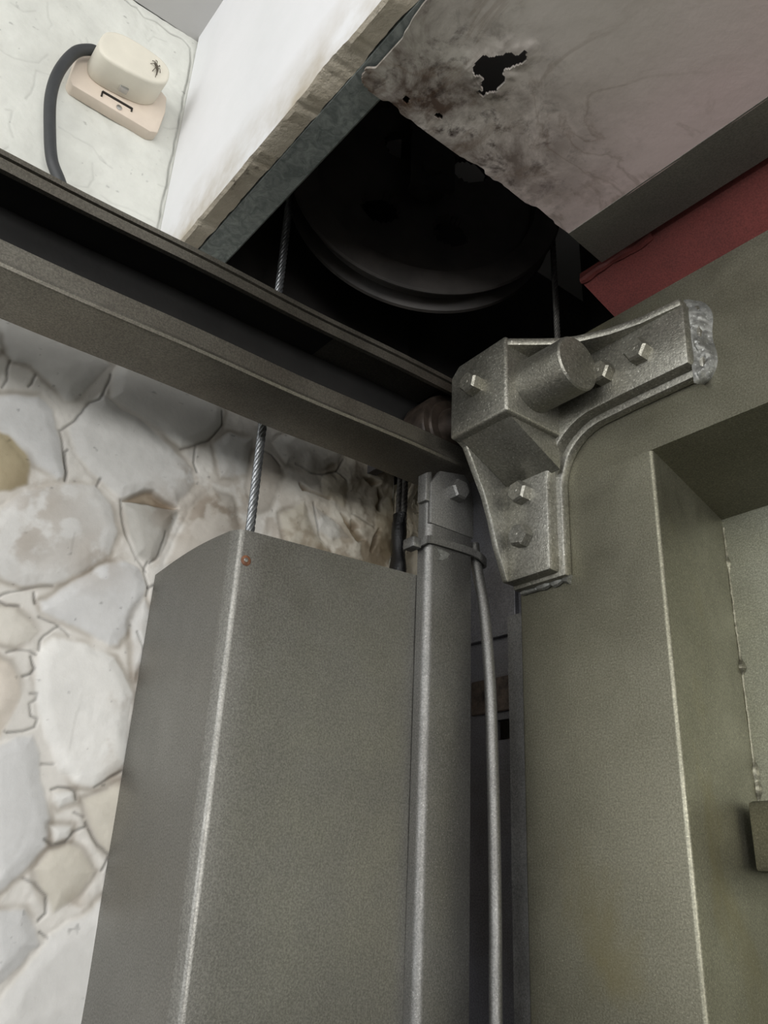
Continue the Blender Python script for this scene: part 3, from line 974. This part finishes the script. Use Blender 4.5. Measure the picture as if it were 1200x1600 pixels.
# ------------------------------------------------------------------ cast roller bracket on the door's corner
def bracket():
    t = thing('roller_bracket', (-0.87, 1.0, 0.47), 'cast grey corner bracket bolted to the garage door with a thick round pin and roller', 'bracket')
    m = MB()

    def ell(off, y0, y1, bev):
        """L-shaped plate with a swept inner corner, offset outwards by off"""
        pts = [(-0.9255, 0.4705 - off * .6), (-0.8235 + off, 0.4705 - off * .6), (-0.8225 + off, 0.60)]
        cx, cz, r = -0.7225 + 0.0, 0.618, 0.100 - off
        pts += [(cx + r * math.cos(math.radians(a)), cz + r * math.sin(math.radians(a))) for a in (178, 168, 158, 148, 138, 128, 118, 108, 98, 92)]
        pts += [(-0.66, 0.7195 - off), (-0.548 + off * .9, 0.7195 - off), (-0.545 + off * .9, 0.829), (-0.9255, 0.835)]
        m.prism(pts, 'y', y0, y1, bev, 2)
    ell(0.0, 0.960, 0.987, 0.006)
    ell(0.012, 0.982, 1.001, 0.005)
    # boss that carries the pin
    m.prism([(-0.925, 0.6965), (-0.792, 0.6965), (-0.792, 0.840), (-0.905, 0.836), (-0.925, 0.818)], 'y', 0.835, 0.975, 0.006, 3)
    # sloping web between boss and upright leg
    m.prism([(0.845, 0.700), (0.97, 0.640), (0.97, 0.70)], 'x', -0.915, -0.80, 0.004, 2)
    # top and left ribs, concave
    top = [(-0.80, 0.838), (-0.7899, 0.8407), (-0.7585, 0.8755), (-0.735, 0.900), (-0.7124, 0.9163), (-0.6654, 0.9381), (-0.615, 0.9515), (-0.548, 0.9580), (-0.548, 0.99), (-0.80, 0.99)]
    m.prism(top, 'z', 0.8215, 0.8355, 0.003, 2)
    left = [(0.838, 0.705), (0.8641, 0.6917), (0.8838, 0.6557), (0.9065, 0.6149), (0.9215, 0.575), (0.9340, 0.530), (0.9579, 0.4715), (0.99, 0.4715), (0.99, 0.705)]
    m.prism(left, 'x', -0.9258, -0.9135, 0.003, 2)
    o = m.build('casting', M['bracket'], t, angle=40)
    # thick pin through the boss
    MB().lathe((0, 0.90, 0.767), (1, 0, 0), [(-0.80, 0.0465), (-0.701, 0.0465), (-0.698, 0.0440), (-0.6975, 0.030), (-0.6975, 0.001)], 40).build('pin', M['bracket'], t)
    # hexagon bolts
    for p, ax, r, rot in (((-0.6240, 0.960, 0.7745), (0, -1, 0), 0.0205, 0.25), ((-0.8750, 0.960, 0.6190), (0, -1, 0), 0.0200, 0.45), ((-0.8757, 0.960, 0.5400), (0, -1, 0), 0.0200, 0.1),
                          ((-0.6930, 0.960, 0.7690), (0, -1, 0), 0.0200, 0.3), ((-0.8630, 0.835, 0.7745), (0, -1, 0), 0.0195, 0.5)):
        b = MB().hexbolt(p, ax, r, 0.021, rot, 0.004)
        b.lathe((p[0], p[1] - 0.0205, p[2]), (0, -1, 0), [(0, 0.0045), (0.0012, 0.003), (0.0014, 0.0005)], 10)
        b.build('hex_bolt', M['bracket'], t, angle=18)
    # axle and roller inside the track
    MB().lathe((0, 0.90, 0.767), (1, 0, 0), [(-1.052, 0.022), (-0.92, 0.022)], 24).build('axle', M['rust'], t)
    r = MB()
    r.lathe((0, 0.90, 0.767), (1, 0, 0), [(-1.050, 0.030), (-1.050, 0.066), (-1.046, 0.072), (-0.996, 0.072), (-0.990, 0.069), (-0.989, 0.058), (-0.984, 0.056), (-0.984, 0.040), (-0.965, 0.038), (-0.940, 0.034), (-0.940, 0.022)], 48)
    tag(r.build('roller', M['brass'], t), 'rusty steel roller running in the track')
    # weld run at the end of the arm and under the leg
    w = MB()
    nu, nv = 70, 16
    verts, faces = [], []
    for i in range(nu):
        for k in range(nv):
            a, q = i / (nu - 1), k / (nv - 1)
            z = 0.845 - 0.150 * a
            n1 = float(fbm(np.array([a * 9.0]), np.array([q * 2.5]), 4, 21)[0]) - .5
            edge = math.sin(math.pi * min(1, max(0, a))) ** .4
            x = -0.550 + (0.029 + 0.005 * math.sin(a * 9)) * q * edge
            y = 0.972 + 0.0295 * q ** 0.8 - 0.020 * n1 * math.sin(math.pi * q) - 0.006 * math.sin(math.pi * q)
            verts.append((x, min(y, 1.0008), z + 0.010 * (q - .5)))
    for i in range(nu - 1):
        for k in range(nv - 1):
            faces.append((i * nv + k, (i + 1) * nv + k, (i + 1) * nv + k + 1, i * nv + k + 1))
    n0 = len(verts)
    verts += [(v[0], 1.0015, v[2]) for v in verts[:]]
    faces += [tuple(n0 + q for q in reversed(f)) for f in faces[:]]
    w.raw(verts, faces)
    tag(w.build('weld_bead', M['weld'], t), 'pale lumpy weld bead')
    w = MB()
    pts = [(-0.918 + 0.008 * k, 0.997, 0.460 + 0.004 * random.random()) for k in range(14)]
    w.tube(pts, [0.004 + 0.004 * random.random() for _ in pts], 8)
    tag(w.build('weld_bead', M['weld'], t), 'pale lumpy weld bead')


bracket()


# ------------------------------------------------------------------ upright post with its bolt
def post():
    t = thing('upright_post', (-0.985, 0.886, -3.1), 'tall grey steel post standing between the counterweight cover and the garage door', 'post')
    x0, x1, y0, y1 = -1.0015, -0.975, 0.836, 0.937
    r = 0.013
    out = [(x0, y1), (x0, y0)] + [(x1 - r + r * math.sin(math.radians(a)), y0 + r - r * math.cos(math.radians(a))) for a in (0, 15, 30, 45, 60, 75, 90)]
    out += [(x1, y1 - 0.004), (x1 - 0.004, y1)]
    zz = np.linspace(-3.1, 0.632, 60)
    m = MB()
    m.rings([[(x + 0.0008 * math.sin(z * 5), y, z) for x, y in out] for z in zz])
    m.build('channel', M['post'], t, angle=50)
    m = MB()
    m.prism([(0.838, 0.56), (0.838, 0.636), (0.858, 0.664), (0.915, 0.676), (0.931, 0.662), (0.938, 0.626), (0.938, 0.56)], 'x', -0.982, -0.9725, 0.002, 2)
    m.prism([(0.829, 0.60), (0.829, 0.652), (0.842, 0.658), (0.842, 0.60)], 'x', -0.998, -0.976, 0.002, 2)
    m.build('end_plate', M['post'], t)
    f = MB().prism([(0.852, 0.5195), (0.872, 0.518), (0.884, 0.5165), (0.878, 0.508), (0.866, 0.500), (0.856, 0.4985), (0.864, 0.508)], 'x', -0.9755, -0.9735)
    tag(f.build('paint_flake', M['weld'], t), 'pale curled flake of peeling paint')
    b = MB().hexbolt((-0.9725, 0.892, 0.634), (1, 0, 0), 0.0195, 0.020, 0.2, 0.003)
    b.build('hex_bolt', M['post'], t, angle=18)


post()


def tie():
    t = thing('cable_tie', (-0.97, 0.89, 0.528), 'painted cable tie wrapped round the upright post below its bolt', 'cable tie')
    loop = [(-0.9715, 0.834), (-0.9715, 0.90), (-0.9715, 0.938), (-0.9705, 0.952), (-0.9765, 0.968), (-0.990, 0.972), (-1.003, 0.962), (-1.0055, 0.945), (-1.0055, 0.90), (-1.0055, 0.84), (-1.002, 0.832), (-0.985, 0.8315)]
    P = smooth_path([(a, b, 0.528) for a, b in loop + loop[:1]], 5)
    m = MB()
    rings = []
    for i, p in enumerate(P):
        tt = (P[min(i + 1, len(P) - 1)] - P[max(i - 1, 0)]).normalized()
        nrm = Vector((tt.y, -tt.x, 0))
        zt = 0.0 + 0.004 * math.sin(i * .21)
        rings.append([p + nrm * a + Vector((0, 0, b + zt)) for a, b in ((0, -.0065), (.0035, -.0065), (.0035, .0065), (0, .0065))])
    m.rings(rings)
    m.build('band', M['post'], t)
    MB().box(-1.012, -0.984, 0.812, 0.8305, 0.514, 0.533, 0.003, 2).build('lock', M['post'], t)


tie()

# painted conduit tied to the post
P = smooth_path([(-0.9925, 0.958, 0.560), (-0.9865, 0.957, 0.5225), (-0.9675, 0.957, 0.437), (-0.9555, 0.957, 0.325), (-0.951, 0.957, 0.225), (-0.9475, 0.957, 0.085), (-0.9465, 0.957, -0.05), (-0.9475, 0.957, -0.17), (-0.9475, 0.957, -0.8), (-0.9475, 0.957, -3.09)], 10)
tag(MB().tube(P, 0.0095, 16).build('painted_cable', M['post']), 'grey painted cable hanging down beside the upright post', 'cable')


# ------------------------------------------------------------------ counterweight cover
def cover():
    t = thing('counterweight_cover', (-1.1, 0.70, -3.1), 'tall grey folded-steel counterweight cover standing against the white stone wall', 'steel cover')
    xr, yf, th = -1.0023, 0.5028, 0.006
    fold = [(xr - 0.0225, yf), (xr - 0.0205, yf + 0.0006), (xr - 0.0055, yf + 0.0048), (xr - 0.0028, yf + 0.0064), (xr - 0.0009, yf + 0.0092), (xr, yf + 0.0130)]
    foldi = [(xr - 0.0225, yf + th), (xr - 0.0205, yf + th + 0.0004), (xr - 0.0092, yf + 0.0100), (xr - 0.0078, yf + 0.0108), (xr - 0.0066, yf + 0.0120), (xr - th, yf + 0.0140)]
    outer = [(XW - 0.005, yf)] + [(x, yf) for x in np.linspace(-1.24, xr - 0.030, 12)] + fold
    outer += [(xr, y) for y in (0.56, 0.65, 0.75, 0.85, 0.955)]
    inner = [(XW - 0.005, yf + th)] + [(x, yf + th) for x in np.linspace(-1.24, xr - 0.030, 12)] + foldi
    inner += [(xr - th, y) for y in (0.56, 0.65, 0.75, 0.85, 0.955)]

    def top(x, y):
        if y > yf + 0.0125:
            return 0.4585 + 0.02 * (y - 0.50) / 0.45
        u = (xr - x) / (xr - XW)
        return 0.4585 + 0.008 * math.sin(math.pi * min(1, max(0, u)))
    m = MB()
    n = len(outer)
    lv = [-3.1, -2, -1, -0.3, 0.1, 0.3, None]
    vo = [[(x, y, (top(x, y) if l is None else l)) for x, y in outer] for l in lv]
    vi = [[(x, y, (top(x, y) if l is None else l)) for x, y in inner] for l in lv]
    verts = [v for row in vo + vi for v in row]
    k = len(lv)
    F = []
    o = lambda a, i: a * n + i
    q = lambda a, i: (k + a) * n + i
    for a in range(k - 1):
        for i in range(n - 1):
            F.append((o(a, i), o(a, i + 1), o(a + 1, i + 1), o(a + 1, i)))
            F.append((q(a, i), q(a + 1, i), q(a + 1, i + 1), q(a, i + 1)))
        F.append((o(a, n - 1), q(a, n - 1), q(a + 1, n - 1), o(a + 1, n - 1)))
        F.append((o(a, 0), o(a + 1, 0), q(a + 1, 0), q(a, 0)))
    for i in range(n - 1):
        F.append((o(k - 1, i), o(k - 1, i + 1), q(k - 1, i + 1), q(k - 1, i)))
        F.append((o(0, i), q(0, i), q(0, i + 1), o(0, i + 1)))
    m.raw(verts, F)
    m.build('folded_sheet', M['box'], t, angle=50)
    s = MB().lathe((-1.0028, 0.5215, 0.4135), (1, 0, 0), [(0, 0.0078), (0.0015, 0.0078), (0.003, 0.005), (0.0032, 0.0005)], 18)
    tag(s.build('screw', M['rust_screw'], t), 'small rusty screw')
    s2 = MB().lathe((-0.9999, 0.5205, 0.4137), (1, 0, 0), [(0, 0.0035), (0.001, 0.003), (0.0014, 0.0004)], 12)
    s2.build('screw_tip', M['screw'], bpy.data.objects['screw'])


cover()

# ------------------------------------------------------------------ pulley and ropes
PA = Vector((-1.14, 0.594, 0))
PB = Vector((-0.885, 1.080, 0))
PR = (PB - PA).length / 2
PC = (PA + PB) / 2 + Vector((0, 0, 1.322))


def pulley():
    t = thing('pulley', PC, 'large dark cast-iron rope pulley inside the black opening above the track', 'pulley')
    d = (PB - PA).normalized()
    nrm = Vector((d.y, -d.x, 0))
    up = Vector((0, 0, 1))

    def disc(prof, holes=True):
        m = MB()
        n = 96
        R = PR
        bm = m.bm
        rows = []
        for h, r in prof:
            rows.append([PC + nrm * h + (d * math.cos(2 * math.pi * k / n) + up * math.sin(2 * math.pi * k / n)) * r for k in range(n)])
        m.rings(rows, cap=False)
        return m
    # rim with rope groove
    R = PR
    m = disc([(0.030, R - 0.045), (0.034, R - 0.03), (0.034, R + 0.006), (0.030, R + 0.010), (0.024, R + 0.008), (0.014, R - 0.014), (0, R - 0.020), (-0.014, R - 0.014), (-0.024, R + 0.008), (-0.030, R + 0.010),
              (-0.034, R + 0.006), (-0.034, R - 0.03), (-0.030, R - 0.045), (-0.012, R - 0.048), (-0.012, R - 0.050), (0.012, R - 0.050), (0.012, R - 0.048), (0.030, R - 0.045)])
    m.build('rim', M['sheave'], t)
    # web with four round holes: polar grid with the holes cut out
    m = MB()
    nr, na = 26, 144
    rr = np.linspace(0.030, R - 0.046, nr)
    hc = [(0.118 * math.cos(math.radians(a)), 0.118 * math.sin(math.radians(a))) for a in (219, 297, 39, 117)]
    verts, faces = [], []
    for s_ in (0.012, -0.012):
        for i in range(nr):
            for k in range(na):
                a = 2 * math.pi * k / na
                verts.append(PC + nrm * s_ + (d * math.cos(a) + up * math.sin(a)) * rr[i])
    keep = {}
    for i in range(nr - 1):
        for k in range(na):
            a = 2 * math.pi * (k + .5) / na
            r_ = (rr[i] + rr[i + 1]) / 2
            x, y = r_ * math.cos(a), r_ * math.sin(a)
            keep[i, k] = all(math.hypot(x - hx, y - hy) > 0.040 for hx, hy in hc)
    V = lambda s_, i, k: s_ * nr * na + i * na + k % na
    for (i, k), okk in keep.items():
        if not okk:
            continue
        faces.append((V(0, i, k), V(0, i, k + 1), V(0, i + 1, k + 1), V(0, i + 1, k)))
        faces.append((V(1, i, k), V(1, i + 1, k), V(1, i + 1, k + 1), V(1, i, k + 1)))
        if i == 0 or not keep[i - 1, k]:
            faces.append((V(0, i, k), V(1, i, k), V(1, i, k + 1), V(0, i, k + 1)))
        if i == nr - 2 or not keep[i + 1, k]:
            faces.append((V(0, i + 1, k), V(0, i + 1, k + 1), V(1, i + 1, k + 1), V(1, i + 1, k)))
        if not keep[i, (k - 1) % na]:
            faces.append((V(0, i, k), V(0, i + 1, k), V(1, i + 1, k), V(1, i, k)))
        if not keep[i, (k + 1) % na]:
            faces.append((V(0, i, k + 1), V(1, i, k + 1), V(1, i + 1, k + 1), V(0, i + 1, k + 1)))
    m.raw(verts, faces)
    bmesh.ops.delete(m.bm, geom=[v for v in m.bm.verts if not v.link_faces], context='VERTS')
    m.build('web', M['sheave'], t)
    MB().lathe(PC, nrm, [(-0.045, 0.03), (-0.045, 0.042), (0.045, 0.042), (0.045, 0.03)], 32).build('hub', M['sheave'], t)
    # hanger plates up to the ceiling, and the axle
    MB().lathe(PC, nrm, [(-0.075, 0.020), (0.075, 0.020)], 24).build('axle', M['soot'], t)
    for s_ in (-1, 1):
        c = PC + nrm * (0.058 * s_)
        m = MB()
        w = d * 0.045
        h = nrm * 0.007
        lo = [c - w - h + up * -0.05, c + w - h + up * -0.05, c + w + h + up * -0.05, c - w + h + up * -0.05]
        hi = [p + up * (ZC - PC.z + 0.05) for p in lo]
        m.rings([lo, hi])
        m.build('hanger', M['soot'], t)


pulley()


def rope_path(a, b, step=0.004):
    a, b = Vector(a), Vector(b)
    n = int((b - a).length / step)
    return [a.lerp(b, i / n) for i in range(n + 1)]


tag(MB().tube(rope_path((PA.x, PA.y, 0.05), (PA.x, PA.y, 1.322)), 0.0080, 36, twist=95, lobes=6).build('wire_rope', M['rope']),
    'bright twisted steel wire rope rising out of the counterweight cover', 'wire rope', 'hoisting ropes')
tag(MB().tube(rope_path((PB.x, PB.y, 0.905), (PB.x, PB.y, 1.322)), 0.0062, 36, twist=120, lobes=6).build('wire_rope', M['rope_dark']),
    'thin dark wire rope dropping behind the roller bracket beside the red beam', 'wire rope', 'hoisting ropes')


def taped():
    t = thing('taped_ropes', (-1.206, 0.97, 0.2), 'pair of thin ropes bound with black tape in the gap left of the post', 'ropes')
    for dx in (0.0, 0.0165):
        MB().tube(rope_path((-1.2215 + dx, 0.965, 0.2), (-1.2175 + dx, 0.965, 1.0), 0.005), 0.0068, 30, twist=110, lobes=6).build('rope', M['rope_dark'], t)
    zz = np.linspace(0.40, 0.690, 40)
    m = MB()
    m.rings([[(-1.2115 + (0.0175 + 0.002 * math.sin(z * 90) + 0.003 * math.sin(z * 37)) * math.cos(a), 0.962 + (0.013 + 0.002 * math.sin(z * 70)) * math.sin(a), z) for a in np.linspace(0, 2 * math.pi, 25)[:-1]] for z in zz])
    tag(m.build('tape', M['tape'], t), 'shiny black insulating tape')


taped()

# ------------------------------------------------------------------ door frame beside the door
def frame():
    t = thing('door_frame', (-1.03, 1.06, -3.1), 'dark slotted steel frame plate in the gap left of the garage door', 'door frame')
    m = MB()
    # plate with a rectangular slot
    x = [-1.10, -1.035, -0.992, -0.90]
    z = [-3.1, 0.238, 0.272, 0.93]
    for i in range(3):
        for j in range(3):
            if i == 1 and j == 1:
                continue
            m.box(x[i], x[i + 1], 1.050, 1.062, z[j], z[j + 1])
    m.build('slotted_plate', M['frame'], t, angle=30)
    MB().box(-1.10, -0.975, 1.040, 1.050, 0.415, 0.60, 0.001, 1).build('upper_plate', M['frame'], t)
    m = MB().box(-1.09, -0.985, 1.044, 1.050, 0.285, 0.345, 0.002, 1)
    tag(m.build('lock_keeper', M['rust'], t), 'rusty brown keeper above the slot')
    MB().box(-1.168, -1.10, 0.985, 1.062, -3.1, 0.80).build('return', M['frame'], t)


frame()

# upright of the frame behind the door's corner
m = MB()
m.box(-0.985, -0.915, 1.30, 1.345, -3.1, ZC)
m.box(-1.02, -0.915, 1.265, 1.30, 1.06, 1.14, 0.004, 1)
tag(m.build('frame_upright', M['soot']), 'dark steel upright behind the top left corner of the door', 'post')


# ------------------------------------------------------------------ junction box and its cable
def jbox():
    t = thing('junction_box', (XW, 0.26, 1.40), 'cream plastic junction box on the white wall in the upper left', 'junction box')
    xw = XW + 0.004
    plate = [(0.172, 1.345), (0.180, 1.334), (0.335, 1.330), (0.350, 1.338), (0.356, 1.40), (0.353, 1.438), (0.340, 1.446), (0.20, 1.446), (0.174, 1.425)]
    MB().prism(plate, 'x', xw - 0.012, xw + 0.016, 0.004, 2).build('base_plate', M['plastic2'], t)
    # rounded cover
    pts = [(0.1935, 1.402), (0.199, 1.380), (0.214, 1.369), (0.240, 1.368), (0.275, 1.372), (0.304, 1.379), (0.3255, 1.396), (0.331, 1.415), (0.327, 1.436), (0.306, 1.450), (0.26, 1.454), (0.222, 1.448), (0.200, 1.430)]
    sp = smooth_path([(0, a, b) for a, b in pts + pts[:1]], 4)[:-1]
    MB().prism([(p.y, p.z) for p in sp], 'x', xw + 0.014, xw + 0.082, 0.006, 3).build('cover', M['plastic'], t, angle=50)
    # small window slot, its shadow gap with two legs, and a screw
    MB().box(xw + 0.030, xw + 0.044, 0.255, 0.272, 1.3665, 1.3730, 0.001, 1).build('window', M['screw'], t)
    m = MB()
    m.box(xw + 0.0155, xw + 0.019, 0.232, 0.292, 1.3555, 1.3590)
    m.box(xw + 0.0155, xw + 0.018, 0.231, 0.234, 1.345, 1.3575)
    m.box(xw + 0.0155, xw + 0.018, 0.290, 0.293, 1.350, 1.3600)
    tag(m.build('slot', M['slot'], t), 'thin dark slot with two short legs')
    s = MB().lathe((xw + 0.016, 0.268, 1.343), (1, 0, 0), [(0, 0.0055), (0.002, 0.0055), (0.003, 0.003), (0.0031, 0.0004)], 14)
    s.build('screw', M['screw'], t)


jbox()
P = smooth_path([(-1.235, 0.205, 1.420), (-1.235, 0.190, 1.417), (-1.2366, 0.166, 1.390), (-1.2406, 0.1500, 1.331), (-1.2446, 0.1490, 1.271), (-1.2480, 0.1625, 1.202), (-1.2500, 0.180, 1.140), (-1.2520, 0.207, 1.095), (-1.253, 0.232, 1.02), (-1.253, 0.245, 0.9), (-1.2535, 0.25, 0.86)], 8)
c = MB().tube(P, 0.0105, 18)
tag(c.build('power_cable', M['rubber']), 'black rubber cable curving from the junction box down behind the track', 'cable')


def bug():
    m = MB()
    c0 = Vector((XW + 0.0875, 0.3015, 1.415))
    m.tube([c0 + Vector((0, -0.004, 0.012)), c0 + Vector((0.002, 0, 0.004)), c0 + Vector((0.002, 0.003, -0.004)), c0 + Vector((0, 0.004, -0.016))], [0.0010, 0.0028, 0.0022, 0.0008], 8)
    for k, (dy, dz) in enumerate(((-0.012, 0.004), (-0.010, 0.014), (0.006, 0.010), (0.009, -0.004), (-0.006, -0.012), (0.002, -0.022), (-0.004, 0.020))):
        a = c0 + Vector((0.001, 0.001, 0.0))
        b = a + Vector((0.004, dy * .6, dz * .6))
        e = a + Vector((-0.002, dy, dz))
        m.tube([a, b, e], 0.0007, 5)
    tag(m.build('dead_insect', M['insect']), 'dried dead insect clinging to the front of the junction box', 'insect')


bug()
